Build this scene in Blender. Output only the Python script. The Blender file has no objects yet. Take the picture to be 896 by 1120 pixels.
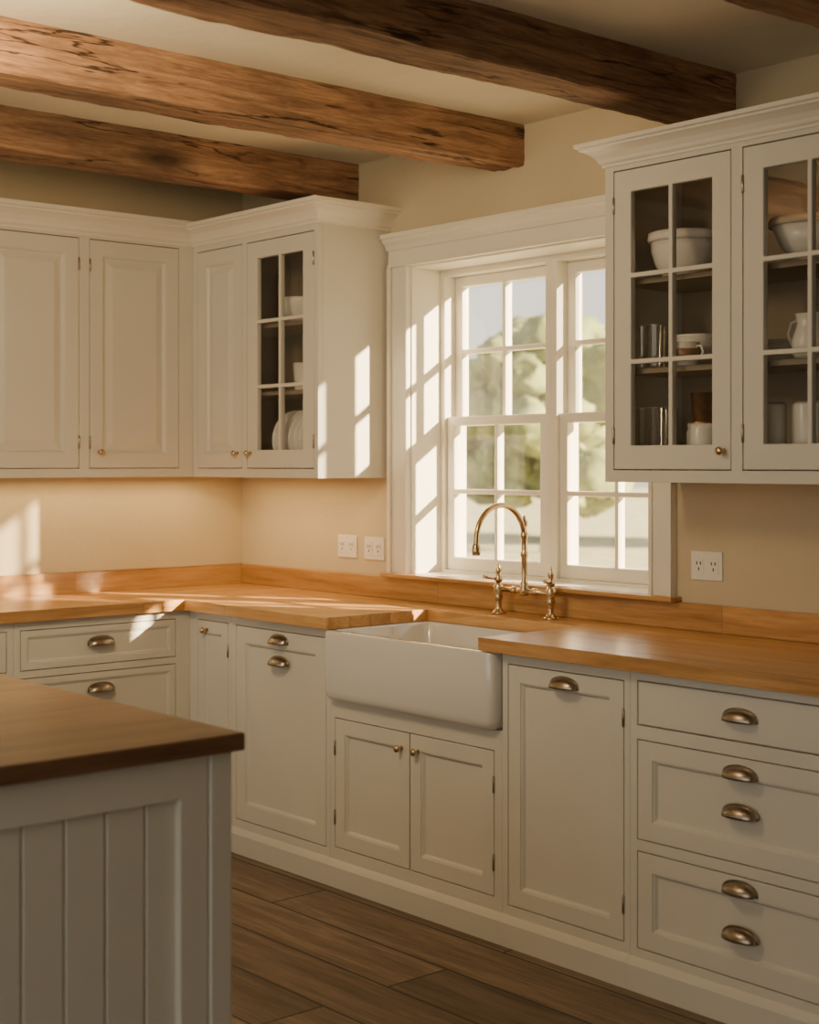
import bpy, bmesh, math, random
from mathutils import Vector, Matrix, noise
random.seed(7)
COL = bpy.context.scene.collection

# ------------------------------------------------------------------ materials
def new_mat(name):
    m = bpy.data.materials.new(name); m.use_nodes = True
    nt = m.node_tree; nt.nodes.clear()
    out = nt.nodes.new('ShaderNodeOutputMaterial')
    b = nt.nodes.new('ShaderNodeBsdfPrincipled')
    nt.links.new(b.outputs[0], out.inputs[0])
    return m, nt, b, out

def N(nt, t, **kw):
    n = nt.nodes.new(t)
    for k, v in kw.items():
        if k.startswith('i_'):
            key = k[2:]
            n.inputs[int(key) if key.isdigit() else key.replace('_', ' ')].default_value = v
        else:
            setattr(n, k, v)
    return n

def ramp(nt, stops):
    r = nt.nodes.new('ShaderNodeValToRGB')
    e = r.color_ramp.elements
    while len(e) < len(stops): e.new(0.5)
    for el, (p, c) in zip(e, stops):
        el.position = p; el.color = (c[0], c[1], c[2], 1)
    return r

def mat_paint(name, col, rough=0.45, var=0.06, bump=0.05, bscale=60, coat=0.0):
    m, nt, b, out = new_mat(name)
    tc = N(nt, 'ShaderNodeTexCoord')
    n1 = N(nt, 'ShaderNodeTexNoise', i_Scale=2.5, i_Detail=5.0)
    nt.links.new(tc.outputs['Object'], n1.inputs['Vector'])
    lo = [c * (1 - var) for c in col]; hi = [min(1, c * (1 + var)) for c in col]
    r = ramp(nt, [(0.3, lo), (0.7, hi)])
    nt.links.new(n1.outputs[0], r.inputs[0]); nt.links.new(r.outputs[0], b.inputs['Base Color'])
    n2 = N(nt, 'ShaderNodeTexNoise', i_Scale=float(bscale), i_Detail=4.0)
    nt.links.new(tc.outputs['Object'], n2.inputs['Vector'])
    bp = N(nt, 'ShaderNodeBump', i_Strength=bump, i_Distance=0.01)
    nt.links.new(n2.outputs[0], bp.inputs['Height']); nt.links.new(bp.outputs[0], b.inputs['Normal'])
    b.inputs['Roughness'].default_value = rough
    b.inputs['Coat Weight'].default_value = coat
    return m

def mat_wood(name, cols, axis='X', rough=0.4, stave=None, stave_var=0.35, gap=0.0, bump=0.25, grain=1.0, gapcol=(0.03,0.015,0.008), knots=False):
    m, nt, b, out = new_mat(name)
    L = nt.links.new
    tc = N(nt, 'ShaderNodeTexCoord')
    mp = N(nt, 'ShaderNodeMapping')
    if axis == 'Y': mp.inputs['Rotation'].default_value = (0, 0, math.radians(90))
    L(tc.outputs['Object'], mp.inputs['Vector'])
    st = N(nt, 'ShaderNodeMapping'); st.inputs['Scale'].default_value = (0.7*grain, 9*grain, 9*grain)
    L(mp.outputs[0], st.inputs['Vector'])
    vec = st.outputs[0]
    brick = None
    if stave:
        brick = N(nt, 'ShaderNodeTexBrick', offset=0.37, offset_frequency=2)
        brick.inputs['Color1'].default_value = (0, 0, 0, 1); brick.inputs['Color2'].default_value = (1, 1, 1, 1)
        brick.inputs['Mortar'].default_value = (0.5, 0.5, 0.5, 1)
        brick.inputs['Scale'].default_value = 1.0
        brick.inputs['Mortar Size'].default_value = gap
        brick.inputs['Mortar Smooth'].default_value = 0.1
        brick.inputs['Brick Width'].default_value = stave[0]
        brick.inputs['Row Height'].default_value = stave[1]
        L(mp.outputs[0], brick.inputs['Vector'])
        add = N(nt, 'ShaderNodeVectorMath', operation='MULTIPLY_ADD')
        L(brick.outputs['Color'], add.inputs[0]); add.inputs[1].default_value = (7, 13, 5); L(vec, add.inputs[2])
        vec = add.outputs[0]
    n1 = N(nt, 'ShaderNodeTexNoise', i_Scale=1.6, i_Detail=8.0, i_Roughness=0.66, i_Distortion=0.9)
    L(vec, n1.inputs['Vector'])
    n2 = N(nt, 'ShaderNodeTexNoise', i_Scale=9.0, i_Detail=4.0, i_Roughness=0.6)
    L(vec, n2.inputs['Vector'])
    mx = N(nt, 'ShaderNodeMath', operation='MULTIPLY_ADD'); mx.inputs[1].default_value = 0.3
    L(n2.outputs[0], mx.inputs[0]); 
    ms = N(nt, 'ShaderNodeMath', operation='MULTIPLY'); ms.inputs[1].default_value = 0.7
    L(n1.outputs[0], ms.inputs[0]); L(ms.outputs[0], mx.inputs[2])
    fac = mx.outputs[0]
    r = ramp(nt, [(0.34, cols[0]), (0.5, cols[1]), (0.66, cols[2])])
    L(fac, r.inputs[0]); colout = r.outputs[0]
    hgt = fac
    if knots:
        kn = N(nt, 'ShaderNodeMapping'); kn.inputs['Scale'].default_value = (1.1, 3.2, 3.2)
        L(mp.outputs[0], kn.inputs['Vector'])
        v = N(nt, 'ShaderNodeTexVoronoi', i_Scale=1.0, i_Randomness=1.0); L(kn.outputs[0], v.inputs['Vector'])
        kr = ramp(nt, [(0.05, (0.15, 0.12, 0.1)), (0.17, (1, 1, 1))]); L(v.outputs['Distance'], kr.inputs[0])
        km = N(nt, 'ShaderNodeMixRGB', blend_type='MULTIPLY'); km.inputs[0].default_value = 0.85
        L(colout, km.inputs[1]); L(kr.outputs[0], km.inputs[2]); colout = km.outputs[0]
        # drying cracks: thin contour lines of a stretched noise
        cm = N(nt, 'ShaderNodeMapping'); cm.inputs['Scale'].default_value = (0.9, 11, 11); L(mp.outputs[0], cm.inputs['Vector'])
        cn = N(nt, 'ShaderNodeTexNoise', i_Scale=1.2, i_Detail=5.0, i_Distortion=0.3); L(cm.outputs[0], cn.inputs['Vector'])
        sb = N(nt, 'ShaderNodeMath', operation='SUBTRACT'); sb.inputs[1].default_value = 0.46; L(cn.outputs[0], sb.inputs[0])
        ab = N(nt, 'ShaderNodeMath', operation='ABSOLUTE'); L(sb.outputs[0], ab.inputs[0])
        cr = ramp(nt, [(0.003, (0.10, 0.07, 0.05)), (0.018, (1, 1, 1))]); L(ab.outputs[0], cr.inputs[0])
        mk = N(nt, 'ShaderNodeTexNoise', i_Scale=2.2, i_Detail=2.0); L(mp.outputs[0], mk.inputs['Vector'])
        mr = ramp(nt, [(0.36, (0, 0, 0)), (0.5, (1, 1, 1))]); L(mk.outputs[0], mr.inputs[0])
        km2 = N(nt, 'ShaderNodeMixRGB', blend_type='MULTIPLY'); L(mr.outputs[0], km2.inputs[0])
        L(colout, km2.inputs[1]); L(cr.outputs[0], km2.inputs[2]); colout = km2.outputs[0]
        bn = N(nt, 'ShaderNodeTexNoise', i_Scale=1.7, i_Detail=5.0); L(mp.outputs[0], bn.inputs['Vector'])
        br = ramp(nt, [(0.35, (0.55, 0.57, 0.60)), (0.62, (1, 1, 1))]); L(bn.outputs[0], br.inputs[0])
        km3 = N(nt, 'ShaderNodeMixRGB', blend_type='MULTIPLY'); km3.inputs[0].default_value = 1
        L(colout, km3.inputs[1]); L(br.outputs[0], km3.inputs[2]); colout = km3.outputs[0]
    if brick:
        vr = ramp(nt, [(0.0, (1 - stave_var,) * 3), (1.0, (1.0,) * 3)])
        L(brick.outputs['Color'], vr.inputs[0])
        mm = N(nt, 'ShaderNodeMixRGB', blend_type='MULTIPLY'); mm.inputs[0].default_value = 1
        L(colout, mm.inputs[1]); L(vr.outputs[0], mm.inputs[2])
        g = N(nt, 'ShaderNodeMixRGB'); L(brick.outputs['Fac'], g.inputs[0]); L(mm.outputs[0], g.inputs[1])
        g.inputs[2].default_value = (*gapcol, 1); colout = g.outputs[0]
    L(colout, b.inputs['Base Color'])
    b.inputs['Roughness'].default_value = rough
    bp = N(nt, 'ShaderNodeBump', i_Strength=bump, i_Distance=0.004)
    L(hgt, bp.inputs['Height']); L(bp.outputs[0], b.inputs['Normal'])
    return m

def mat_metal(name, col, rough=0.3):
    m, nt, b, out = new_mat(name)
    tc = N(nt, 'ShaderNodeTexCoord'); n = N(nt, 'ShaderNodeTexNoise', i_Scale=45.0, i_Detail=3.0)
    nt.links.new(tc.outputs['Object'], n.inputs['Vector'])
    r = ramp(nt, [(0.35, [c * 0.8 for c in col]), (0.65, col)]); nt.links.new(n.outputs[0], r.inputs[0])
    nt.links.new(r.outputs[0], b.inputs['Base Color'])
    b.inputs['Metallic'].default_value = 1; b.inputs['Roughness'].default_value = rough
    return m

def mat_glass(name, refl=0.06, tint=(1, 1, 1), haze=0.0):
    m = bpy.data.materials.new(name); m.use_nodes = True
    nt = m.node_tree; nt.nodes.clear()
    out = nt.nodes.new('ShaderNodeOutputMaterial')
    t = N(nt, 'ShaderNodeBsdfTransparent'); t.inputs[0].default_value = (*tint, 1)
    g = N(nt, 'ShaderNodeBsdfGlossy', i_Roughness=0.02)
    lw = N(nt, 'ShaderNodeLayerWeight', i_Blend=0.25)
    ml = N(nt, 'ShaderNodeMath', operation='MULTIPLY_ADD'); ml.inputs[1].default_value = 0.5; ml.inputs[2].default_value = refl
    nt.links.new(lw.outputs['Fresnel'], ml.inputs[0])
    mx = N(nt, 'ShaderNodeMixShader')
    base = t.outputs[0]
    if haze > 0:  # translucent veil mixed into the glass to imitate sunlit haze
        tr = N(nt, 'ShaderNodeBsdfTranslucent'); tr.inputs[0].default_value = (1, 0.97, 0.9, 1)
        tc = N(nt, 'ShaderNodeTexCoord'); dn = N(nt, 'ShaderNodeTexNoise', i_Scale=3.0, i_Detail=4.0)
        nt.links.new(tc.outputs['Object'], dn.inputs['Vector'])
        dm = N(nt, 'ShaderNodeMapRange'); dm.inputs[1].default_value = 0.3; dm.inputs[2].default_value = 0.7
        dm.inputs[3].default_value = haze * 0.6; dm.inputs[4].default_value = haze * 1.4
        nt.links.new(dn.outputs[0], dm.inputs[0])
        dx = N(nt, 'ShaderNodeMixShader'); nt.links.new(dm.outputs[0], dx.inputs[0])
        nt.links.new(t.outputs[0], dx.inputs[1]); nt.links.new(tr.outputs[0], dx.inputs[2]); base = dx.outputs[0]
    nt.links.new(ml.outputs[0], mx.inputs[0]); nt.links.new(base, mx.inputs[1]); nt.links.new(g.outputs[0], mx.inputs[2])
    nt.links.new(mx.outputs[0], out.inputs[0])
    return m

CREAM = mat_paint('cream_paint', (0.655, 0.625, 0.55), 0.36, 0.03, 0.04, 90)
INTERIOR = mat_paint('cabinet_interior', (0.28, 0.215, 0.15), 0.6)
TRIMW = mat_paint('trim_white', (0.76, 0.72, 0.63), 0.4, 0.02, 0.03, 90)
WALL = mat_paint('wall_plaster', (0.56, 0.475, 0.325), 0.85, 0.05, 0.25, 35)
CEIL = mat_paint('ceiling_plaster', (0.74, 0.68, 0.55), 0.9, 0.05, 0.2, 20)
BEAM = mat_wood('beam_oak', [(0.15, 0.078, 0.042), (0.36, 0.195, 0.105), (0.60, 0.36, 0.20)], 'Y', 0.85, bump=1.0, grain=2.0, knots=True)
WC = [(0.38, 0.185, 0.062), (0.60, 0.32, 0.115), (0.78, 0.47, 0.20)]
CTX = mat_wood('worktop_oak_x', WC, 'X', 0.28, stave=(1.3, 0.09), stave_var=0.26, gap=0.0009, bump=0.08, gapcol=(0.20, 0.09, 0.035))
CTY = mat_wood('worktop_oak_y', WC, 'Y', 0.28, stave=(1.3, 0.09), stave_var=0.26, gap=0.0009, bump=0.08, gapcol=(0.20, 0.09, 0.035))
ISL = mat_wood('island_walnut', [(0.10, 0.048, 0.025), (0.19, 0.097, 0.05), (0.31, 0.175, 0.095)], 'Y', 0.33, stave=(1.8, 0.14), stave_var=0.2, gap=0.0006, bump=0.1, gapcol=(0.05, 0.025, 0.012))
FLOOR = mat_wood('floor_planks', [(0.10, 0.068, 0.046), (0.20, 0.14, 0.094), (0.34, 0.245, 0.17)], 'X', 0.55, stave=(2.3, 0.22), stave_var=0.42, gap=0.004, bump=0.4, gapcol=(0.02, 0.013, 0.009))
BRASS = mat_metal('aged_brass', (0.66, 0.50, 0.30), 0.24)
PEWTER = mat_metal('aged_nickel', (0.40, 0.34, 0.27), 0.32)
CERAMIC = mat_paint('fireclay', (0.66, 0.645, 0.62), 0.08, 0.01, 0.0, 10, coat=0.6)
DISH = mat_paint('dish_glaze', (0.80, 0.76, 0.69), 0.25, 0.03, 0.0)
COPPER = mat_metal('copper', (0.80, 0.40, 0.20), 0.35)
PATTERN = mat_paint('painted_band_brown', (0.25, 0.12, 0.06), 0.4)
PLASTIC = mat_paint('outlet_plastic', (0.78, 0.75, 0.68), 0.3, 0.01, 0.0)
DARK = mat_paint('dark_slot', (0.03, 0.025, 0.02), 0.6, 0.01, 0.0)
WICK = mat_wood('woven_rim', [(0.35, 0.26, 0.17), (0.5, 0.4, 0.28), (0.6, 0.5, 0.36)], 'X', 0.7)
GLASS = mat_glass('pane_glass', 0.02, haze=0.035)
CGLASS = mat_glass('cabinet_glass', 0.05, (0.96, 0.96, 0.95))
TUMB = mat_glass('tumbler_glass', 0.16, (0.93, 0.94, 0.93))
LEAF = mat_paint('foliage', (0.22, 0.25, 0.085), 0.8, 0.5, 0.8, 8)
LEAF2 = mat_paint('foliage_blue', (0.055, 0.11, 0.095), 0.8, 0.4, 0.8, 8)
BARK = mat_paint('bark', (0.30, 0.24, 0.17), 0.9, 0.2, 0.5, 20)
GRASS = mat_paint('grass', (0.46, 0.42, 0.24), 0.9, 0.3, 0.3, 30)

# ------------------------------------------------------------------ helpers
def finish(name, bm, mats, parent=None, bevel=0.0, smooth=False, seg=2, loc=None, rot=None):
    bmesh.ops.remove_doubles(bm, verts=bm.verts, dist=1e-6)
    bmesh.ops.recalc_face_normals(bm, faces=bm.faces)
    me = bpy.data.meshes.new(name); bm.to_mesh(me); bm.free()
    for m in (mats if isinstance(mats, (list, tuple)) else [mats]): me.materials.append(m)
    ob = bpy.data.objects.new(name, me); COL.objects.link(ob)
    if parent: ob.parent = parent
    if loc: ob.location = loc
    if rot: ob.rotation_euler = rot
    if smooth:
        for p in me.polygons: p.use_smooth = True
    if bevel > 0:
        md = ob.modifiers.new('bevel', 'BEVEL'); md.width = bevel; md.segments = seg
        md.limit_method = 'ANGLE'; md.angle_limit = math.radians(40)
        md.harden_normals = False
    return ob

def root(name, label, cat, loc=(0, 0, 0), rotz=0, group=None, kind=None):
    e = bpy.data.objects.new(name, None); COL.objects.link(e)
    e.empty_display_size = 0.1
    e.location = loc; e.rotation_euler = (0, 0, rotz)
    if label: e['label'] = label
    if cat: e['category'] = cat
    if group: e['group'] = group
    if kind: e['kind'] = kind
    return e

def tag(ob, label=None, cat=None, group=None, kind=None):
    if label: ob['label'] = label
    if cat: ob['category'] = cat
    if group: ob['group'] = group
    if kind: ob['kind'] = kind
    return ob

def box(bm, x0, x1, y0, y1, z0, z1, mi=0):
    v = [bm.verts.new((x, y, z)) for x in (x0, x1) for y in (y0, y1) for z in (z0, z1)]
    for f in ((0,1,3,2),(4,6,7,5),(0,4,5,1),(2,3,7,6),(0,2,6,4),(1,5,7,3)):
        fc = bm.faces.new([v[i] for i in f]); fc.material_index = mi

FRONT = lambda u, v, w: (u, w, v)
TOP = lambda u, v, w: (u, v, w)
def plate(bm, us, vs, filled, w0, w1, P=FRONT, mi=0):
    nu, nv = len(us) - 1, len(vs) - 1
    F = lambda i, j: 0 <= i < nu and 0 <= j < nv and filled(i, j)
    cache = {}
    def V(i, j, k):
        key = (i, j, k)
        if key not in cache: cache[key] = bm.verts.new(P(us[i], vs[j], (w0, w1)[k]))
        return cache[key]
    def Q(*ks):
        f = bm.faces.new([V(*k) for k in ks]); f.material_index = mi
    for i in range(nu):
        for j in range(nv):
            if not F(i, j): continue
            Q((i,j,0),(i+1,j,0),(i+1,j+1,0),(i,j+1,0)); Q((i,j,1),(i,j+1,1),(i+1,j+1,1),(i+1,j,1))
            if not F(i-1,j): Q((i,j,0),(i,j+1,0),(i,j+1,1),(i,j,1))
            if not F(i+1,j): Q((i+1,j,0),(i+1,j,1),(i+1,j+1,1),(i+1,j+1,0))
            if not F(i,j-1): Q((i,j,0),(i,j,1),(i+1,j,1),(i+1,j,0))
            if not F(i,j+1): Q((i,j+1,0),(i+1,j+1,0),(i+1,j+1,1),(i,j+1,1))

def holes_plate(bm, u0, u1, v0, v1, holes, w0, w1, P=FRONT, mi=0):
    us = sorted({u0, u1, *[h[0] for h in holes], *[h[1] for h in holes]})
    vs = sorted({v0, v1, *[h[2] for h in holes], *[h[3] for h in holes]})
    def filled(i, j):
        cu = (us[i] + us[i+1]) / 2; cv = (vs[j] + vs[j+1]) / 2
        return not any(h[0] < cu < h[1] and h[2] < cv < h[3] for h in holes)
    plate(bm, us, vs, filled, w0, w1, P, mi)

def lathe_bm(bm, prof, seg=28, M=Matrix.Identity(4), mi=0):
    rings = []
    for r, z in prof:
        if r < 1e-5: rings.append([bm.verts.new(M @ Vector((0, 0, z)))])
        else: rings.append([bm.verts.new(M @ Vector((r*math.cos(2*math.pi*k/seg), r*math.sin(2*math.pi*k/seg), z))) for k in range(seg)])
    for a, b in zip(rings, rings[1:]):
        for k in range(seg):
            k2 = (k+1) % seg
            if len(a) == 1 and len(b) == 1: continue
            if len(a) == 1: f = bm.faces.new((a[0], b[k], b[k2]))
            elif len(b) == 1: f = bm.faces.new((a[k], b[0], a[k2]))
            else: f = bm.faces.new((a[k], b[k], b[k2], a[k2]))
            f.material_index = mi; f.smooth = True

def lathe(name, prof, mat, parent=None, loc=None, rot=None, seg=28):
    bm = bmesh.new(); lathe_bm(bm, prof, seg)
    return finish(name, bm, mat, parent, smooth=True, loc=loc, rot=rot)

def tube_bm(bm, pts, rad, seg=14, mi=0):
    pts = [Vector(p) for p in pts]; n = len(pts)
    rads = rad if isinstance(rad, (list, tuple)) else [rad]*n
    prev = None; rings = []
    for i, p in enumerate(pts):
        d = (pts[min(i+1, n-1)] - pts[max(i-1, 0)]).normalized()
        if prev is None:
            a = Vector((1, 0, 0)) if abs(d.x) < 0.9 else Vector((0, 1, 0))
            u = d.cross(a).normalized()
        else:
            u = (prev - d * prev.dot(d)).normalized()
        prev = u; w = d.cross(u)
        rings.append([bm.verts.new(p + rads[i]*(math.cos(2*math.pi*k/seg)*u + math.sin(2*math.pi*k/seg)*w)) for k in range(seg)])
    for a, b in zip(rings, rings[1:]):
        for k in range(seg):
            f = bm.faces.new((a[k], a[(k+1) % seg], b[(k+1) % seg], b[k])); f.smooth = True; f.material_index = mi
    bm.faces.new(rings[0]); bm.faces.new(rings[-1])

def sweep(bm, path, prof):
    n = len(path); P = [Vector((p[0], p[1])) for p in path]
    rings = []
    for i in range(n):
        dirs = []
        if i > 0: dirs.append((P[i] - P[i-1]).normalized())
        if i < n-1: dirs.append((P[i+1] - P[i]).normalized())
        nr = [Vector((d.y, -d.x)) for d in dirs]
        if len(nr) == 2:
            m = (nr[0] + nr[1]).normalized(); m = m / m.dot(nr[0])
        else: m = nr[0]
        rings.append([bm.verts.new((P[i].x + m.x*o, P[i].y + m.y*o, z)) for o, z in prof])
    k = len(prof)
    for a, b in zip(rings, rings[1:]):
        for j in range(k):
            bm.faces.new((a[j], a[(j+1) % k], b[(j+1) % k], b[j]))
    bm.faces.new(rings[0]); bm.faces.new(rings[-1])

# ------------------------------------------------------------------ hardware
def knob(parent, u, z, yf, mat=None):
    return lathe('knob', [(0, 0), (0.008, 0), (0.008, 0.002), (0.0045, 0.005), (0.0045, 0.012), (0.010, 0.016), (0.0125, 0.021), (0.011, 0.026), (0.005, 0.029), (0, 0.0295)],
                 mat or BRASS, parent, loc=(u, yf, z), rot=(math.radians(90), 0, 0), seg=20)

def cup_pull(parent, u, z, yf):
    a, b, c = 0.052, 0.030, 0.026
    bm = bmesh.new()
    nt_, np_ = 20, 8
    def surf(s):
        g = []
        for i in range(nt_ + 1):
            th = math.pi * i / nt_
            sn = max(0.0, math.sin(th))
            g.append([bm.verts.new((u + a*s*math.cos(th), yf - 0.002 - b*s*(sn**0.8)*math.cos(ph), z - 0.012 + c*s*1.15*(sn**0.7)*math.sin(ph)))
                      for ph in [math.pi/2 * j / np_ for j in range(np_ + 1)]])
        for i in range(nt_):
            for j in range(np_):
                try: bm.faces.new((g[i][j], g[i+1][j], g[i+1][j+1], g[i][j+1])).smooth = True
                except ValueError: pass
        return g
    g1 = surf(1.0); g2 = surf(0.92)
    for i in range(nt_):
        try: bm.faces.new((g1[i][0], g1[i+1][0], g2[i+1][0], g2[i][0]))
        except ValueError: pass
    nf = 20; o = []
    for i in range(nf + 1):
        th = math.pi * i / nf; sn = max(0.0, math.sin(th))
        o.append((u + (a+0.004)*math.cos(th), z - 0.012 + (c*1.15+0.005)*(sn**0.7)))
    vs = [bm.verts.new((x, yf - 0.0025, zz)) for x, zz in o]
    vb = [bm.verts.new((x, yf, zz)) for x, zz in o]
    bm.faces.new(vs); bm.faces.new(vb)
    for i in range(nf):
        bm.faces.new((vs[i], vs[i+1], vb[i+1], vb[i]))
    bm.faces.new((vs[-1], vs[0], vb[0], vb[-1]))
    return finish('handle', bm, PEWTER, parent)

def hinge(parent, u, z, yf):
    bm = bmesh.new()
    M = Matrix.Translation((u, yf - 0.001, z))
    lathe_bm(bm, [(0, -0.026), (0.002, -0.026), (0.0045, -0.023), (0.0045, 0.023), (0.002, 0.026), (0, 0.026)], 10, M)
    return finish('hinge', bm, PEWTER, parent)

def door(par, u0, u1, z0, z1, yf, style='shaker', name='door', knobs=(), pulls=(), hinges=None, stile=0.055, rows=3, rec=0.013):
    g = 0.003
    u0 += g; u1 -= g; z0 += g; z1 -= g
    t = 0.022
    bm = bmesh.new()
    if style == 'flat':
        box(bm, u0, u1, yf, yf + t, z0, z1)
        ob = finish(name, bm, CREAM, par, bevel=0.004, seg=3)
    elif style in ('shaker', 'raised'):
        s = stile
        holes_plate(bm, u0, u1, z0, z1, [(u0+s, u1-s, z0+s, z1-s)], yf, yf + t)
        A = [(u0+s, z0+s), (u1-s, z0+s), (u1-s, z1-s), (u0+s, z1-s)]
        def ring(ins, y):
            return [bm.verts.new((A[k][0] + (ins if k in (0, 3) else -ins), y, A[k][1] + (ins if k in (0, 1) else -ins))) for k in range(4)]
        seq = [ring(0, yf + 0.004), ring(0.004, yf + 0.004), ring(0.010, yf + rec)]
        if style == 'raised':
            seq += [ring(0.018, yf + rec), ring(0.045, yf + 0.004)]
        for a, b in zip(seq, seq[1:]):
            for k in range(4): bm.faces.new((a[k], a[(k+1) % 4], b[(k+1) % 4], b[k]))
        bm.faces.new(seq[-1])
        ob = finish(name, bm, CREAM, par, bevel=0.0012)
    elif style == 'glass':
        s = stile; zb = z0 + 0.07; zt = z1 - 0.065
        mu = 0.014
        uc = (u0 + u1) / 2
        holes = []
        h = (zt - zb - (rows - 1) * mu) / rows
        for r_ in range(rows):
            a = zb + r_ * (h + mu)
            holes.append((u0+s, uc-mu/2, a, a+h)); holes.append((uc+mu/2, u1-s, a, a+h))
        holes_plate(bm, u0, u1, z0, z1, holes, yf, yf + t)
        ob = finish(name, bm, CREAM, par, bevel=0.003)
        bm = bmesh.new(); bm.faces.new([bm.verts.new(p) for p in ((u0+s-0.004, yf+0.011, zb-0.004), (u1-s+0.004, yf+0.011, zb-0.004), (u1-s+0.004, yf+0.011, zt+0.004), (u0+s-0.004, yf+0.011, zt+0.004))])
        tag(finish('glass_pane', bm, CGLASS, ob), 'clear divided-light cabinet glass')
    for (u, z) in knobs: knob(ob, u, z, yf)
    for (u, z) in pulls: cup_pull(ob, u, z, yf)
    if hinges:
        hu = u0 - 0.001 if hinges == 'l' else u1 + 0.001
        for z in (z0 + 0.1, z1 - 0.1): hinge(ob, hu, z, yf)
    return ob

def carcass(par, W, D, z0, z1, openings, shelves=(), inner=CREAM, back=0.0):
    bm = bmesh.new()
    W = W - 0.0006
    holes_plate(bm, 0.0, W, z0, z1, openings, -D, -D + 0.022)
    t = 0.018
    box(bm, 0, t, -D + 0.022, -back, z0, z1); box(bm, W - t, W, -D + 0.022, -back, z0, z1)
    box(bm, t, W - t, -D + 0.022, -back, z0, z0 + 0.025); box(bm, t, W - t, -D + 0.022, -back, z1 - t, z1)
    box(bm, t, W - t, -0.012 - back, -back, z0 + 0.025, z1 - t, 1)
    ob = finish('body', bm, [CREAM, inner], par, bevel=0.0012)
    for s in shelves:
        bm = bmesh.new(); box(bm, t, W - t, -D + 0.05, -0.012, s - 0.016, s)
        finish('shelf', bm, inner, par, bevel=0.001)
    return ob

def plinth(par, W, D, h=0.09):
    bm = bmesh.new()
    pr = [(0, 0), (0.018, 0), (0.018, 0.07), (0.012, 0.08), (0.004, h), (0, h)]
    sweep(bm, [(0, -D), (W - 0.0006, -D)], pr)
    finish('plinth', bm, CREAM, par)

def crown(par, path, z0, z1, name='crown_moulding'):
    h = z1 - z0
    pr = [(-0.02, z0), (0.006, z0), (0.006, z0+0.10*h), (0.014, z0+0.18*h), (0.018, z0+0.32*h), (0.030, z0+0.52*h), (0.046, z0+0.66*h),
          (0.056, z0+0.72*h), (0.056, z0+0.80*h), (0.066, z0+0.84*h), (0.068, z1), (-0.02, z1)]
    bm = bmesh.new(); sweep(bm, path, pr)
    return finish(name, bm, TRIMW, par)

# ------------------------------------------------------------------ room shell
ZC = 2.615
bm = bmesh.new(); box(bm, -0.2, 6.8, -6, 0.0, -0.1, 0.0)
tag(finish('floor', bm, FLOOR), kind='structure', label='dark brown wide wooden floor planks')
bm = bmesh.new(); box(bm, -0.2, 6.8, -6, 0.3, ZC, ZC + 0.12)
tag(finish('ceiling', bm, CEIL), kind='structure', label='cream plaster ceiling between exposed beams')
OX0, OX1, OZ0, OZ1 = 1.13, 2.315, 1.0, 2.18
XC = 2.411
bm = bmesh.new(); holes_plate(bm, -0.2, 6.8, -0.1, ZC, [(OX0, OX1, OZ0, OZ1)], 0.0, 0.28)
tag(finish('wall_back', bm, WALL), kind='structure', label='warm beige plaster wall around the window')
bm = bmesh.new(); box(bm, -0.2, 0, -6, 0.0, 0, ZC)
tag(finish('wall_left', bm, WALL), kind='structure', label='warm beige plaster wall behind the cabinets')
bm = bmesh.new(); box(bm, 6.8, 7.0, -6, 0.28, -0.1, ZC + 0.12)
tag(finish('wall_right', bm, WALL), kind='structure', label='warm beige plaster wall')

def beam(x0, x1, seedv, label):
    bm = bmesh.new(); z0, z1 = 2.47, ZC + 0.004
    n = 240; ya, yb = -5.9, 0.0
    c = 0.006
    sec = [(x0, z1)]
    for k in range(1, 7): sec.append((x0, z1 + (z0 + c - z1) * k / 6))
    for k in range(1, 8): sec.append((x0 + c + (x1 - x0 - 2*c) * (k-1) / 6, z0))
    for k in range(0, 7): sec.append((x1, z0 + c + (z1 - z0 - c) * k / 6))
    rings = []
    for i in range(n + 1):
        y = ya + (yb - ya) * i / n
        ring = []
        for j, (x, z) in enumerate(sec):
            d = noise.noise_vector(Vector((x*4 + seedv, y*1.2, z*4))) * 0.006 + noise.noise_vector(Vector((x*30 + seedv, y*5, z*30))) * 0.006 + noise.noise_vector(Vector((x*60 + seedv, y*22, z*60))) * 0.0035
            dz = 0 if j in (0, len(sec)-1) else d.z
            ring.append(bm.verts.new((x + d.x, y, z + dz)))
        rings.append(ring)
    m = len(sec)
    for a, b in zip(rings, rings[1:]):
        for j in range(m - 1): bm.faces.new((a[j], a[j+1], b[j+1], b[j])).smooth = True
        bm.faces.new((a[-1], a[0], b[0], b[-1]))
    bm.faces.new(rings[0]); bm.faces.new(rings[-1])
    ob = finish('ceiling_beam', bm, BEAM)
    ob.data.set_sharp_from_angle(angle=math.radians(30))
    tag(ob, label, 'beam', 'exposed timber ceiling beams')
beam(0.645, 0.808, 3.1, 'rough-hewn brown timber beam crossing above corner cabinets')
beam(1.572, 1.734, 11.7, 'rough-hewn brown timber beam ending above the window')
beam(2.475, 2.637, 23.9, 'rough-hewn brown timber beam ending beside glass cabinet')
beam(3.35, 3.51, 37.2, 'rough-hewn brown timber beam crossing above glass cabinet')

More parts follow.
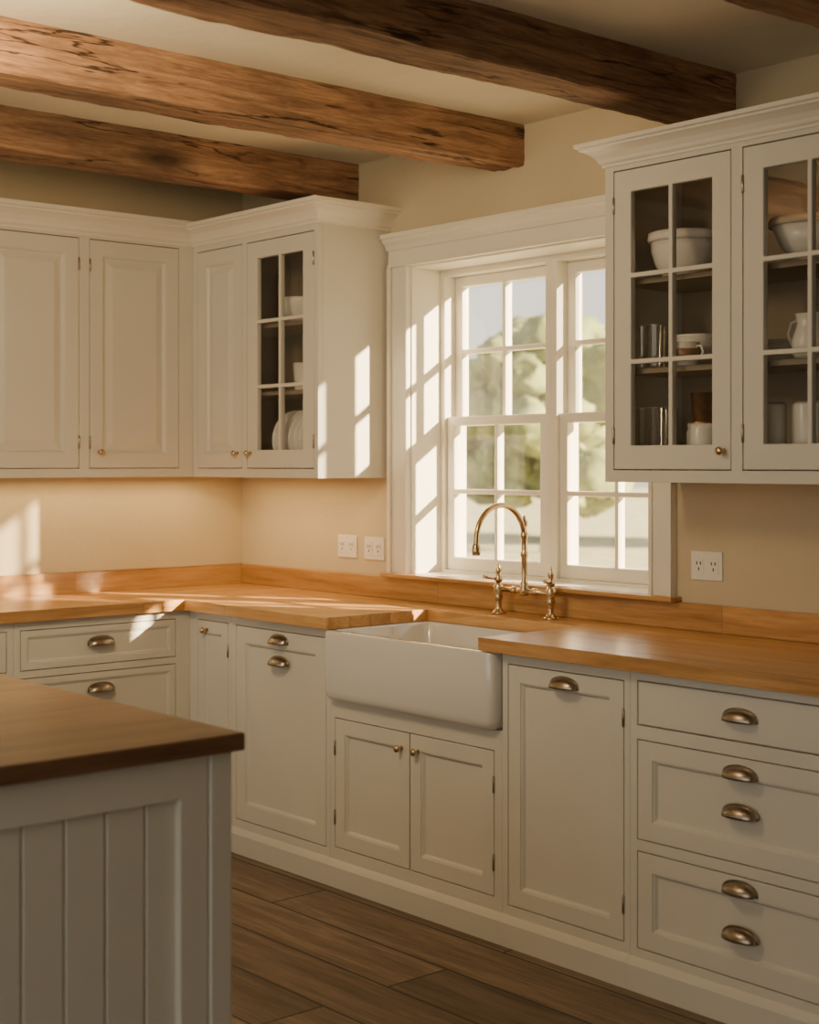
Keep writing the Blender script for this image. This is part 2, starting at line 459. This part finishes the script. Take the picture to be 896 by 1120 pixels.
# ------------------------------------------------------------------ window
def window(name, xa, xb):
    r = root(name, 'white double-hung sash window with divided panes', None, (0, 0, 0), kind='structure')
    bm = bmesh.new()
    holes_plate(bm, xa, xb, OZ0, OZ1, [(xa+0.028, xb-0.028, OZ0+0.022, OZ1-0.03)], 0.145, 0.26)
    finish('frame', bm, TRIMW, r, bevel=0.002)
    a, b = xa + 0.028, xb - 0.028
    for (z0, z1, y0, bot, top) in ((OZ0+0.022, 1.61, 0.158, 0.05, 0.035), (1.575, OZ1-0.03, 0.200, 0.035, 0.04)):
        s = 0.040; mu = 0.018; c = (a + b)/2; zb = z0+bot; zt = z1-top; zm = (zb+zt)/2
        holes = [(a+s, c-mu/2, zb, zm-mu/2), (c+mu/2, b-s, zb, zm-mu/2), (a+s, c-mu/2, zm+mu/2, zt), (c+mu/2, b-s, zm+mu/2, zt)]
        bm = bmesh.new(); holes_plate(bm, a, b, z0, z1, holes, y0, y0 + 0.036)
        sh = finish('sash', bm, TRIMW, r, bevel=0.004)
        bm = bmesh.new(); bm.faces.new([bm.verts.new(p) for p in ((a+s-0.004, y0+0.018, zb-0.004), (b-s+0.004, y0+0.018, zb-0.004), (b-s+0.004, y0+0.018, zt+0.004), (a+s-0.004, y0+0.018, zt+0.004))])
        finish('glass_pane', bm, GLASS, sh)
XM = (OX0 + OX1) / 2
window('window_1', OX0, XM)
window('window_2', XM, OX1)
bm = bmesh.new()
box(bm, 1.02, OX0, -0.022, 0, OZ0, OZ1); box(bm, OX1, XC, -0.022, 0, OZ0, OZ1)
box(bm, 1.02, 1.04, -0.032, -0.022, OZ0, OZ1); box(bm, 1.115, OX0, -0.028, -0.022, OZ0, OZ1)
box(bm, XC-0.018, XC, -0.032, -0.022, OZ0, OZ1); box(bm, OX1, OX1+0.015, -0.028, -0.022, OZ0, OZ1)
box(bm, 1.02, XC, -0.024, 0, OZ1, OZ1 + 0.065)
box(bm, 1.02, XC, -0.030, 0, OZ1, OZ1 + 0.012)
pr = [(0, 2.245), (0.028, 2.245), (0.034, 2.262), (0.048, 2.276), (0.050, 2.286), (0.060, 2.290), (0.060, 2.306), (0, 2.306)]
sweep(bm, [(1.012, 0), (XC, 0)], pr)
tag(finish('trim_1', bm, TRIMW, bevel=0.002), kind='structure', label='white moulded window casing')
bm = bmesh.new(); box(bm, OX0, OX1, 0.0, 0.145, OZ0 - 0.001, OZ0 + 0.012)
tag(finish('trim_2', bm, TRIMW, bevel=0.002), kind='structure', label='white inner window sill')
bm = bmesh.new()
box(bm, OX0, OX0 + 0.006, -0.002, 0.145, OZ0 + 0.012, OZ1); box(bm, OX1 - 0.006, OX1, -0.002, 0.145, OZ0 + 0.012, OZ1)
box(bm, OX0 + 0.006, OX1 - 0.006, -0.002, 0.145, OZ1 - 0.006, OZ1)
tag(finish('trim_3', bm, TRIMW), kind='structure', label='white painted window reveal lining')
bm = bmesh.new(); box(bm, 1.005, XC + 0.02, -0.055, 0.0, 0.996, 1.012)
tag(finish('trim_4', bm, CTX, bevel=0.004), kind='structure', label='oiled oak window sill ledge')

# ------------------------------------------------------------------ base cabinets
ZB = 0.869
def base(label, x0, W, openings, D=0.60, loc=None, rotz=0, z1=ZB):
    r = root('base_cabinet', label, 'cabinet', loc or (x0, 0, 0), rotz)
    carcass(r, W, D, 0.0, z1, openings, back=0.02)
    plinth(r, W, D)
    return r
r = base('narrow cream base cabinet with one knobbed door in the corner', 0.5215, 0.2865, [(0.0515, 0.2625, 0.12, 0.838)])
door(r, 0.0515, 0.2625, 0.12, 0.838, -0.60, knobs=[(0.118, 0.80)], stile=0.045, hinges='r')
r = base('cream base cabinet with tall panel and two cup pulls', 0.808, 0.594, [(0.024, 0.571, 0.12, 0.836)])
door(r, 0.024, 0.571, 0.12, 0.836, -0.60, pulls=[(0.297, 0.802), (0.297, 0.725)], stile=0.06)
r = base('cream sink base cabinet with two small knobbed doors', 1.402, 0.836, [(0.024, 0.801, 0.13, 0.570)], z1=0.632)
door(r, 0.024, 0.4125, 0.13, 0.570, -0.60, knobs=[(0.372, 0.515)], hinges='l', stile=0.05)
door(r, 0.4125, 0.801, 0.13, 0.570, -0.60, knobs=[(0.453, 0.515)], hinges='r', stile=0.05)
r = base('cream base cabinet with tall panel door and one cup pull', 2.238, 0.498, [(0.022, 0.476, 0.118, 0.836)])
door(r, 0.022, 0.476, 0.118, 0.836, -0.60, pulls=[(0.252, 0.800)], hinges='r', stile=0.05)
def drawer_stack(x0, label):
    ops = [(0.024, 0.709, 0.719, 0.842), (0.024, 0.709, 0.409, 0.682), (0.024, 0.709, 0.113, 0.379)]
    r = base(label, x0, 0.734, ops)
    door(r, *ops[0], -0.60, 'flat', 'drawer', pulls=[(0.366, 0.785)])
    door(r, *ops[1], -0.60, 'shaker', 'drawer', pulls=[(0.366, 0.640), (0.366, 0.541)], stile=0.05)
    door(r, *ops[2], -0.60, 'shaker', 'drawer', pulls=[(0.366, 0.346), (0.366, 0.229)], stile=0.05)
drawer_stack(2.736, 'cream base cabinet with three drawers and nickel cup pulls')
drawer_stack(3.470, 'cream drawer base cabinet at the end of the worktop')
def left_base(y0, W, ua, ub, label):
    ops = [(ua, ub, 0.692, 0.838), (ua, ub, 0.40, 0.667), (ua, ub, 0.12, 0.375)]
    r = base(label, 0, W, ops, D=0.52, loc=(0, y0, 0), rotz=math.radians(90))
    for o in ops:
        door(r, *o, -0.52, 'shaker', 'drawer', pulls=[((ua+ub)/2, o[3]-0.062)], stile=0.024, rec=0.007)
left_base(-1.33, 0.735, 0.025, 0.668, 'cream corner base cabinet with wide drawers and cup pulls')
left_base(-2.03, 0.70, 0.025, 0.675, 'cream base cabinet with wide drawers beside the island')

# ------------------------------------------------------------------ wall cabinets
ZU0 = 1.375
def up_left(y0, label):
    r = root('wall_cabinet', label, 'cabinet', (0, y0, 0), math.radians(90))
    W = 0.965
    ops = [(0.025, 0.443, 1.41, 2.315), (0.487, 0.899, 1.41, 2.315)]
    carcass(r, W, 0.15, ZU0, 2.345, ops)
    door(r, *ops[0], -0.15, 'raised', hinges='r', stile=0.058)
    door(r, *ops[1], -0.15, 'raised', knobs=[(0.53, 1.475)], hinges='l', stile=0.058)
    crown(r, [(0, -0.15), (W, -0.15)], 2.325, 2.42)
up_left(-1.315, 'cream wall cabinet with two raised-panel doors over the worktop')
up_left(-2.28, 'cream wall cabinet with two raised-panel doors')

r = root('wall_cabinet', 'cream corner wall cabinet, one solid and one glazed door', 'cabinet', (0, 0, 0))
ops = [(0.185, 0.508, 1.41, 2.300), (0.540, 0.980, 1.41, 2.300)]
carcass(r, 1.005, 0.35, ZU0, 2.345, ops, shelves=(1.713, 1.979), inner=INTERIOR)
door(r, *ops[0], -0.35, 'raised', knobs=[(0.478, 1.47)], stile=0.058)
door(r, *ops[1], -0.35, 'glass', knobs=[(0.566, 1.47)], hinges='r', stile=0.068)
crown(r, [(0.15, -0.35), (1.005, -0.35), (1.005, 0)], 2.325, 2.41)

r = root('wall_cabinet', 'cream wall cabinet with glazed doors and crown beside the window', 'cabinet', (2.421, 0, 0))
ops = [(0.033, 0.464, 1.41, 2.300), (0.501, 0.932, 1.41, 2.300)]
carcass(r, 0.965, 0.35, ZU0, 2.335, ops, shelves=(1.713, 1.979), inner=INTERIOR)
door(r, *ops[0], -0.35, 'glass', knobs=[(0.438, 1.465)], hinges='l', stile=0.064)
door(r, *ops[1], -0.35, 'glass', knobs=[(0.906, 1.465)], hinges='l', stile=0.066)
crown(r, [(0, 0), (0, -0.35), (0.965, -0.35), (0.965, 0)], 2.315, 2.385)

# ------------------------------------------------------------------ countertop
XS0, XS1, YS = 1.432, 2.175, -0.185
wt = bmesh.new()
holes_plate(wt, 0.546, 4.22, -0.64, 0.0, [(XS0, XS1, -0.641, YS)], 0.870, 0.910, TOP, 0)
holes_plate(wt, 0.0, 0.546, -2.05, 0.0, [], 0.870, 0.910, TOP, 1)
ct = finish('worktop', wt, [CTX, CTY], bevel=0.004, seg=3)
tag(ct, 'oiled honey-coloured oak L-shaped worktop around the sink', 'countertop')
bm = bmesh.new()
box(bm, 0.018, 4.22, -0.018, 0.0, 0.9101, 0.995, 0); box(bm, 0.0, 0.018, -2.05, 0.0, 0.9101, 0.995, 1)
finish('backsplash', bm, [CTX, CTY], ct, bevel=0.003)

# ------------------------------------------------------------------ sink
bm = bmesh.new()
x0, x1, y0, y1, z0, z1 = 1.410, 2.232, -0.642, -0.16, 0.633, 0.868
t = 0.030
def rrect(xa, xb, ya, yb, z, rad, n=6):
    out = []
    for cx, cy, a0 in ((xb-rad, ya+rad, -90), (xb-rad, yb-rad, 0), (xa+rad, yb-rad, 90), (xa+rad, ya+rad, 180)):
        for k in range(n+1):
            a = math.radians(a0 + 90*k/n); out.append(bm.verts.new((cx + rad*math.cos(a), cy + rad*math.sin(a), z)))
    return out
rs = [rrect(x0+0.022, x1-0.022, y0+0.022, y1-0.02, z0, 0.02), rrect(x0+0.010, x1-0.010, y0+0.008, y1-0.006, z0+0.005, 0.024), rrect(x0+0.003, x1-0.003, y0+0.002, y1, z0+0.016, 0.026),
      rrect(x0, x1, y0, y1, z0+0.035, 0.026), rrect(x0, x1, y0, y1, z1-0.008, 0.026), rrect(x0+0.002, x1-0.002, y0+0.002, y1-0.002, z1-0.003, 0.026), rrect(x0+0.008, x1-0.008, y0+0.008, y1-0.008, z1, 0.022),
      rrect(x0+t-0.006, x1-t+0.006, y0+t-0.006, y1-t+0.006, z1, 0.03), rrect(x0+t, x1-t, y0+t, y1-t, z1-0.008, 0.03), rrect(x0+t+0.006, x1-t-0.006, y0+t+0.006, y1-t-0.006, z0+0.07, 0.03), rrect(x0+t+0.03, x1-t-0.03, y0+t+0.03, y1-t-0.03, z0+0.045, 0.03)]
bm.faces.new(rs[0])
for a, b in zip(rs, rs[1:]):
    k_ = len(a)
    for k in range(k_): bm.faces.new((a[k], a[(k+1) % k_], b[(k+1) % k_], b[k]))
bm.faces.new(rs[-1])
sk = root('farmhouse_sink', 'white fireclay apron-front farmhouse sink', 'sink', (0, 0, 0))
ob = finish('basin', bm, CERAMIC, sk, smooth=True)
ob.data.set_sharp_from_angle(angle=math.radians(50))
lathe('drain', [(0, 0), (0.03, 0), (0.04, 0.003), (0.042, 0)], PEWTER, sk, loc=(1.82, -0.38, z0 + 0.0455))

# ------------------------------------------------------------------ faucet
f = root('bridge_faucet', 'polished brass bridge faucet with gooseneck spout behind the sink', 'faucet', (1.832, -0.10, 0.9101))
bm = bmesh.new()
lathe_bm(bm, [(0, 0.07), (0.012, 0.07), (0.017, 0.078), (0.017, 0.096), (0.012, 0.104), (0.014, 0.112), (0.010, 0.12), (0.010, 0.20), (0.0135, 0.206), (0.0135, 0.216), (0.010, 0.222), (0.010, 0.262), (0.014, 0.27), (0.014, 0.282), (0.009, 0.288), (0.009, 0.304), (0.013, 0.312), (0.013, 0.320), (0.006, 0.330), (0.004, 0.342), (0, 0.344)], 20)
pts = [(0, 0, 0.23)]
for k in range(0, 25):
    a = math.pi * k / 24
    pts.append((0, -0.112 + 0.112*math.cos(a), 0.265 + 0.115*math.sin(a)))
pts += [(0, -0.224, 0.252), (0, -0.225, 0.238)]
tube_bm(bm, pts, 0.0095, 14)
lathe_bm(bm, [(0, -0.012), (0.013, -0.012), (0.0145, 0.0), (0.0135, 0.02), (0.009, 0.026)], 18, Matrix.Translation((0, -0.225, 0.228)))
finish('spout', bm, BRASS, f)
bm = bmesh.new(); tube_bm(bm, [(-0.125, 0, 0.086), (0.125, 0, 0.086)], 0.0085, 14)
for x in (-0.05, 0.05): lathe_bm(bm, [(0.0085, -0.01), (0.013, -0.006), (0.013, 0.006), (0.0085, 0.01)], 16, Matrix.Translation((x, 0, 0.086)) @ Matrix.Rotation(math.radians(90), 4, 'Y'))
finish('bridge', bm, BRASS, f)
for sx in (-0.125, 0.125):
    bm = bmesh.new()
    lathe_bm(bm, [(0, 0), (0.026, 0), (0.026, 0.004), (0.018, 0.010), (0.011, 0.018), (0.011, 0.045), (0.015, 0.052), (0.015, 0.062), (0.012, 0.068), (0.018, 0.078), (0.018, 0.096), (0.012, 0.104), (0.010, 0.112), (0, 0.112)], 20, Matrix.Translation((sx, 0, 0)))
    finish('valve', bm, BRASS, f)
    bm = bmesh.new()
    lathe_bm(bm, [(0, 0.112), (0.013, 0.112), (0.015, 0.12), (0.010, 0.128), (0.008, 0.138), (0.012, 0.146), (0.009, 0.156), (0.005, 0.164), (0.006, 0.172), (0, 0.178)], 18, Matrix.Translation((sx, 0, 0)))
    tube_bm(bm, [(sx, 0, 0.120), (sx + (0.015 if sx > 0 else -0.015), -0.03, 0.124), (sx + (0.022 if sx > 0 else -0.022), -0.052, 0.130)], [0.006, 0.0045, 0.0065], 10)
    finish('lever_handle', bm, BRASS, f)

# ------------------------------------------------------------------ outlets
def outlet(x, z, label):
    r = root('wall_outlet', label, 'outlet', (x, 0, z), group='wall outlets')
    bm = bmesh.new(); box(bm, -0.060, 0.060, -0.006, 0, -0.045, 0.045)
    finish('cover_plate', bm, PLASTIC, r, bevel=0.003, seg=3)
    for sx in (-0.028, 0.028):
        bm = bmesh.new(); box(bm, sx-0.019, sx+0.019, -0.0078, -0.0058, -0.026, 0.026)
        s = finish('socket', bm, PLASTIC, r, bevel=0.0015)
        bm = bmesh.new()
        for dx, dz in ((-0.007, 0.008), (0.007, 0.008), (0, -0.010)): box(bm, sx+dx-0.002, sx+dx+0.002, -0.0084, -0.0077, dz-0.005, dz+0.005)
        finish('slot', bm, DARK, s)
outlet(0.743, 1.100, 'cream double wall outlet near the corner cabinet')
outlet(0.912, 1.098, 'cream double wall outlet beside the window casing')
outlet(2.530, 1.113, 'cream double wall outlet below the glazed cabinet')

# ------------------------------------------------------------------ island
r = root('kitchen_island', 'cream kitchen island base with beadboard side panel', 'island', (0, 0, 0))
bm = bmesh.new(); box(bm, 1.62, 2.994, -3.5, -2.10, 0.0, 0.877)
finish('body', bm, CREAM, r, bevel=0.002)
bm = bmesh.new()
y = -3.44
while y < -2.22:
    ye = min(y + 0.083, -2.205)
    g = 0.004; X0, X1 = 2.994, 3.003
    prof = [(X0, y), (X0 + 0.003, y + 0.0005), (X1, y + g), (X1, ye - g), (X0 + 0.003, ye - 0.0005), (X0, ye)]
    lo = [bm.verts.new((px_, py_, 0.10)) for px_, py_ in prof]; hi = [bm.verts.new((px_, py_, 0.81)) for px_, py_ in prof]
    for k in range(6): bm.faces.new((lo[k], lo[(k+1) % 6], hi[(k+1) % 6], hi[k]))
    bm.faces.new(lo); bm.faces.new(hi)
    y += 0.083
finish('beadboard_panel', bm, CREAM, r)
bm = bmesh.new(); holes_plate(bm, -3.5, -2.150, 0.0, 0.877, [(-3.43, -2.213, 0.12, 0.795)], 2.994, 3.020, lambda u, v, w: (w, u, v))
finish('face_frame', bm, CREAM, r, bevel=0.003)
bm = bmesh.new(); box(bm, 2.96, 3.026, -2.148, -2.100, 0.0, 0.877)
finish('corner_post', bm, CREAM, r, bevel=0.003)
bm = bmesh.new(); box(bm, 1.55, 3.053, -3.56, -2.086, 0.878, 0.913)
tag(finish('island_worktop', bm, ISL, bevel=0.005, seg=3), 'dark oiled walnut worktop resting on the island', 'countertop')

# ------------------------------------------------------------------ crockery
def bowl_prof(R_, H, t=0.004):
    return [(0, 0), (R_*0.45, 0), (R_*0.5, H*0.06), (R_*0.8, H*0.4), (R_*0.97, H*0.85), (R_, H), (R_-t, H), (R_*0.93-t, H*0.85), (R_*0.75-t, H*0.42), (R_*0.4, H*0.12), (0, H*0.1)]
def cup_prof(R_, H, t=0.003):
    return [(0, 0), (R_*0.8, 0), (R_*0.86, 0.004), (R_, H), (R_-t, H), (R_*0.84-t, 0.008), (0, 0.008)]
def single(name, prof, mat, loc, label, cat, group=None, seg=32):
    o = lathe(name, prof, mat, loc=loc, seg=seg)
    return tag(o, label, cat, group)
def glass_prof(R_, H): return [(0, 0), (R_*0.82, 0), (R_*0.86, 0.004), (R_, H), (R_*1.01, H+0.001), (R_*0.99, H+0.002)]
S0, S1, S2 = 1.4003, 1.7133, 1.9793
b_ = root('mixing_bowl', 'large cream mixing bowl with rolled rim on the top shelf', 'bowl', (2.60, -0.195, S2))
lathe('bowl_wall', [(0, 0), (0.062, 0), (0.068, 0.008), (0.088, 0.04), (0.100, 0.08), (0.102, 0.11), (0.097, 0.11), (0.094, 0.08), (0.082, 0.042), (0.05, 0.012), (0, 0.010)], DISH, b_, seg=40)
lathe('rim', [(0.098, 0.108), (0.108, 0.107), (0.112, 0.116), (0.109, 0.134), (0.100, 0.137), (0.095, 0.13), (0.098, 0.108)], DISH, b_, seg=40)
for k in range(4):
    single('bowl', bowl_prof(0.070, 0.05), DISH, (2.620, -0.165, S1 + 0.016*k), 'small cream bowl nested in a stack on the middle shelf', 'bowl', 'stacked bowls on the middle shelf')
mg = root('mug', 'cream mug with dark painted band on the middle shelf', 'mug', (2.672, -0.283, S1))
lathe('cup', [(0, 0), (0.036, 0), (0.04, 0.004), (0.041, 0.068), (0.038, 0.068), (0.037, 0.008), (0, 0.008)], DISH, mg)
lathe('painted_band', [(0.0405, 0.020), (0.0415, 0.021), (0.0418, 0.048), (0.0406, 0.049)], PATTERN, mg)
bm = bmesh.new(); tube_bm(bm, [(0.038, 0, 0.055), (0.056, 0, 0.056), (0.064, 0, 0.038), (0.056, 0, 0.02), (0.038, 0, 0.016)], 0.004, 8); finish('handle', bm, DISH, mg)
for x, yy in ((2.505, -0.275), (2.565, -0.285)):
    single('tumbler', glass_prof(0.028, 0.125), TUMB, (x, yy, S1), 'clear glass tumbler on the middle shelf', 'glass', 'tumblers on the middle shelf')
for x, yy in ((2.50, -0.27), (2.565, -0.28), (2.54, -0.20)):
    single('tall_glass', glass_prof(0.030, 0.195), TUMB, (x, yy, S0), 'tall clear drinking glass on the bottom shelf', 'glass', 'tall glasses on the bottom shelf')
cr = root('utensil_crock', 'ribbed cream crock on the bottom shelf', 'crock', (2.70, -0.235, S0))
lathe('crock', [(0, 0), (0.043, 0), (0.047, 0.005), (0.049, 0.12), (0.045, 0.13), (0.047, 0.145), (0.043, 0.145), (0.041, 0.13), (0.044, 0.01), (0, 0.01)], DISH, cr)
cp = root('copper_cup', 'small fluted copper cup stacked on the crock', 'cup', (2.70, -0.235, S0 + 0.1452))
bm = bmesh.new(); lathe_bm(bm, [(0, 0), (0.044, 0), (0.046, 0.004), (0.032, 0.005), (0.040, 0.09), (0.037, 0.09), (0.029, 0.008), (0, 0.008)], 24)
finish('cup', bm, COPPER, cp, smooth=True)
bb = root('woven_bowl', 'shallow cream bowl with woven rim on the top shelf', 'bowl', (3.035, -0.185, S2))
lathe('bowl_wall', [(0, 0), (0.045, 0), (0.05, 0.01), (0.085, 0.05), (0.110, 0.105), (0.106, 0.105), (0.08, 0.052), (0.04, 0.014), (0, 0.012)], DISH, bb, seg=36)
lathe('rim', [(0.106, 0.103), (0.118, 0.103), (0.122, 0.114), (0.116, 0.126), (0.106, 0.124), (0.106, 0.103)], WICK, bb, seg=36)
pt = root('pitcher', 'small white pitcher on the middle shelf', 'pitcher', (3.06, -0.23, S1))
lathe('jug', [(0, 0), (0.04, 0), (0.05, 0.02), (0.052, 0.05), (0.040, 0.085), (0.036, 0.10), (0.042, 0.125), (0.039, 0.125), (0.033, 0.10), (0.036, 0.085), (0.047, 0.05), (0.04, 0.015), (0, 0.012)], DISH, pt)
bm = bmesh.new(); tube_bm(bm, [(-0.036, 0, 0.112), (-0.062, 0, 0.105), (-0.072, 0, 0.075), (-0.062, 0, 0.045), (-0.048, 0, 0.035)], 0.005, 8); finish('handle', bm, DISH, pt)
for k in range(9):
    single('dinner_plate', [(0, 0), (0.055, 0), (0.06, 0.003), (0.085, 0.010), (0.085, 0.013), (0.058, 0.006), (0, 0.004)], DISH, (2.885, -0.15, S1 + 0.0065*k), 'white plate in a stack on the middle shelf', 'plate', 'stacked plates on the middle shelf')
for k, (x, yy) in enumerate(((2.93, -0.235), (3.04, -0.21))):
    single('canister', [(0, 0), (0.043, 0), (0.046, 0.004), (0.046, 0.19), (0.041, 0.20), (0.040, 0.19), (0.038, 0.008), (0, 0.008)], DISH, (x, yy, S0), 'tall off-white canister on the bottom shelf', 'canister', 'canisters on the bottom shelf')
single('bowl', bowl_prof(0.090, 0.10), DISH, (0.69, -0.19, S2), 'cream bowl on the top shelf of the corner cabinet', 'bowl')
single('bowl', bowl_prof(0.060, 0.06), DISH, (0.87, -0.19, S2), 'small cream bowl on the top shelf of the corner cabinet', 'bowl')
single('cup', cup_prof(0.045, 0.11), DISH, (0.72, -0.20, S1), 'cream cup on the middle shelf', 'cup', 'cups on the middle shelf')
single('cup', cup_prof(0.045, 0.11), DISH, (0.84, -0.15, S1), 'cream cup on the middle shelf', 'cup', 'cups on the middle shelf')
for k in range(6):
    o = single('dinner_plate', [(0, 0), (0.06, 0), (0.07, 0.004), (0.12, 0.012), (0.12, 0.015), (0.068, 0.008), (0, 0.004)], DISH, (0.63 + 0.035*k, -0.18, S0 + 0.1202), 'white plate standing on edge on the bottom shelf', 'plate', 'standing plates on the bottom shelf')
    o.rotation_euler = (0, math.radians(90), 0)

# ------------------------------------------------------------------ outdoors
bm = bmesh.new(); box(bm, -70, 30, 0.29, 80, -0.5, -0.35)
tag(finish('lawn', bm, GRASS), 'sunlit hazy lawn outside the window', 'lawn', kind='stuff')
def tree(x, y, h, w, mat, lab):
    t_ = root('tree', lab, 'tree', (x, y, -0.35), group='trees outside the window')
    bm = bmesh.new(); tube_bm(bm, [(0, 0, 0), (0.05, 0.02, h*0.3), (0, 0.05, h*0.6)], [0.16, 0.12, 0.08], 10)
    for k in range(5):
        a = k * 1.3; tube_bm(bm, [(0.02, 0.02, h*(0.25+0.06*k)), (math.cos(a)*w*0.5, math.sin(a)*w*0.5, h*(0.45+0.08*k))], [0.07, 0.02], 7)
    finish('trunk', bm, BARK, t_)
    bm = bmesh.new()
    for k in range(60):
        a = random.uniform(0, 6.28); zz = random.uniform(0.25, 0.95)*h
        rr = random.uniform(0.2, 1) * w*0.8 * math.sqrt(max(0.1, 1 - ((zz/h - 0.5)/0.5)**2))
        sc = random.uniform(0.12, 0.28)*w
        M = Matrix.Translation((rr*math.cos(a), rr*math.sin(a), max(zz, sc*1.4))) @ Matrix.Scale(sc, 4)
        res = bmesh.ops.create_icosphere(bm, subdivisions=3, radius=1.0, matrix=M)
        for v in res['verts']:
            v.co += noise.noise_vector(v.co * 3) * 0.16 + noise.noise_vector(v.co * 9) * 0.12
            v.co.z = max(v.co.z, 0.06)
    finish('foliage', bm, mat, t_, smooth=True)
tree(-8.5, 15.5, 6.0, 2.2, LEAF, 'sunlit yellow-green tree outside the window')
tree(-15.5, 18.0, 4.5, 2.2, LEAF, 'distant yellow-green tree outside the window')
tree(-5.0, 11.8, 3.2, 1.4, LEAF2, 'blue-green rounded shrub-like tree outside the window')
tree(-2.0, 14.5, 5.5, 1.8, LEAF2, 'tall blue-green tree outside the window')
tree(-20.0, 23.0, 5.0, 3.0, LEAF, 'distant hazy tree outside the window')
tree(-13.0, 24.5, 6.0, 2.8, LEAF2, 'distant blue-green tree outside the window')

# ------------------------------------------------------------------ light
w = bpy.data.worlds.new('World'); bpy.context.scene.world = w; w.use_nodes = True
nt = w.node_tree; nt.nodes.clear()
wo = nt.nodes.new('ShaderNodeOutputWorld'); bg = nt.nodes.new('ShaderNodeBackground')
tc = nt.nodes.new('ShaderNodeTexCoord'); sp = nt.nodes.new('ShaderNodeSeparateXYZ')
nt.links.new(tc.outputs['Generated'], sp.inputs[0])
rp = ramp(nt, [(0.0, (0.80, 0.73, 0.58)), (0.06, (1.0, 0.94, 0.80)), (0.35, (0.92, 0.92, 0.90)), (1.0, (0.6, 0.7, 0.85))])
nt.links.new(sp.outputs['Z'], rp.inputs[0]); nt.links.new(rp.outputs[0], bg.inputs[0]); nt.links.new(bg.outputs[0], wo.inputs[0])
bg.inputs['Strength'].default_value = 1.4

sun = bpy.data.lights.new('sun', 'SUN'); sun.energy = 38; sun.color = (1.0, 0.78, 0.48); sun.angle = math.radians(1.2)
so = bpy.data.objects.new('sun', sun); COL.objects.link(so)
el = math.radians(20); hd = Vector((1, 0.62, 0)).normalized()
to_sun = Vector((hd.x*math.cos(el), hd.y*math.cos(el), math.sin(el)))
so.rotation_euler = to_sun.to_track_quat('Z', 'Y').to_euler(); so.location = (8, 6, 5)

def area(name, loc, target, size, power, col):
    l = bpy.data.lights.new(name, 'AREA'); l.shape = 'RECTANGLE'; l.size = size[0]; l.size_y = size[1]; l.energy = power; l.color = col
    o = bpy.data.objects.new(name, l); COL.objects.link(o); o.location = loc
    o.rotation_euler = (Vector(loc) - Vector(target)).to_track_quat('Z', 'Y').to_euler()
area('room_fill', (4.0, -5.0, 2.0), (0.8, -0.5, 1.3), (2.0, 1.2), 6, (1.0, 0.86, 0.66))  # added fill from the back of the room, not an actual fixture
area('warm_corner_fill', (2.3, -2.4, 2.35), (0.0, -0.9, 1.5), (0.7, 0.4), 27, (1.0, 0.74, 0.42))  # unseen warm fill added to brighten the left corner and its cabinets
area('under_cabinet_fill', (0.12, -1.0, 1.36), (0.12, -1.0, 0.9), (0.10, 1.5), 3.0, (1.0, 0.68, 0.30))  # added warm glow for left backsplash and worktop, no fixture here
area('under_cabinet_fill', (0.55, -0.20, 1.36), (0.55, -0.20, 0.9), (0.8, 0.15), 2.4, (1.0, 0.68, 0.30))  # same added glow under the corner cabinet, without a fixture

# ------------------------------------------------------------------ camera
cam = bpy.data.cameras.new('camera'); co = bpy.data.objects.new('camera', cam); COL.objects.link(co)
co.location = (5.444, -3.735, 1.43); co.rotation_euler = (math.radians(90), 0, math.radians(49.19))
cam.sensor_fit = 'VERTICAL'; cam.sensor_height = 36; cam.lens = 1642 / 1120 * 36
cam.shift_y = -53 / 1120
cam.dof.use_dof = True; cam.dof.focus_distance = 4.7; cam.dof.aperture_fstop = 3.2
bpy.context.scene.camera = co
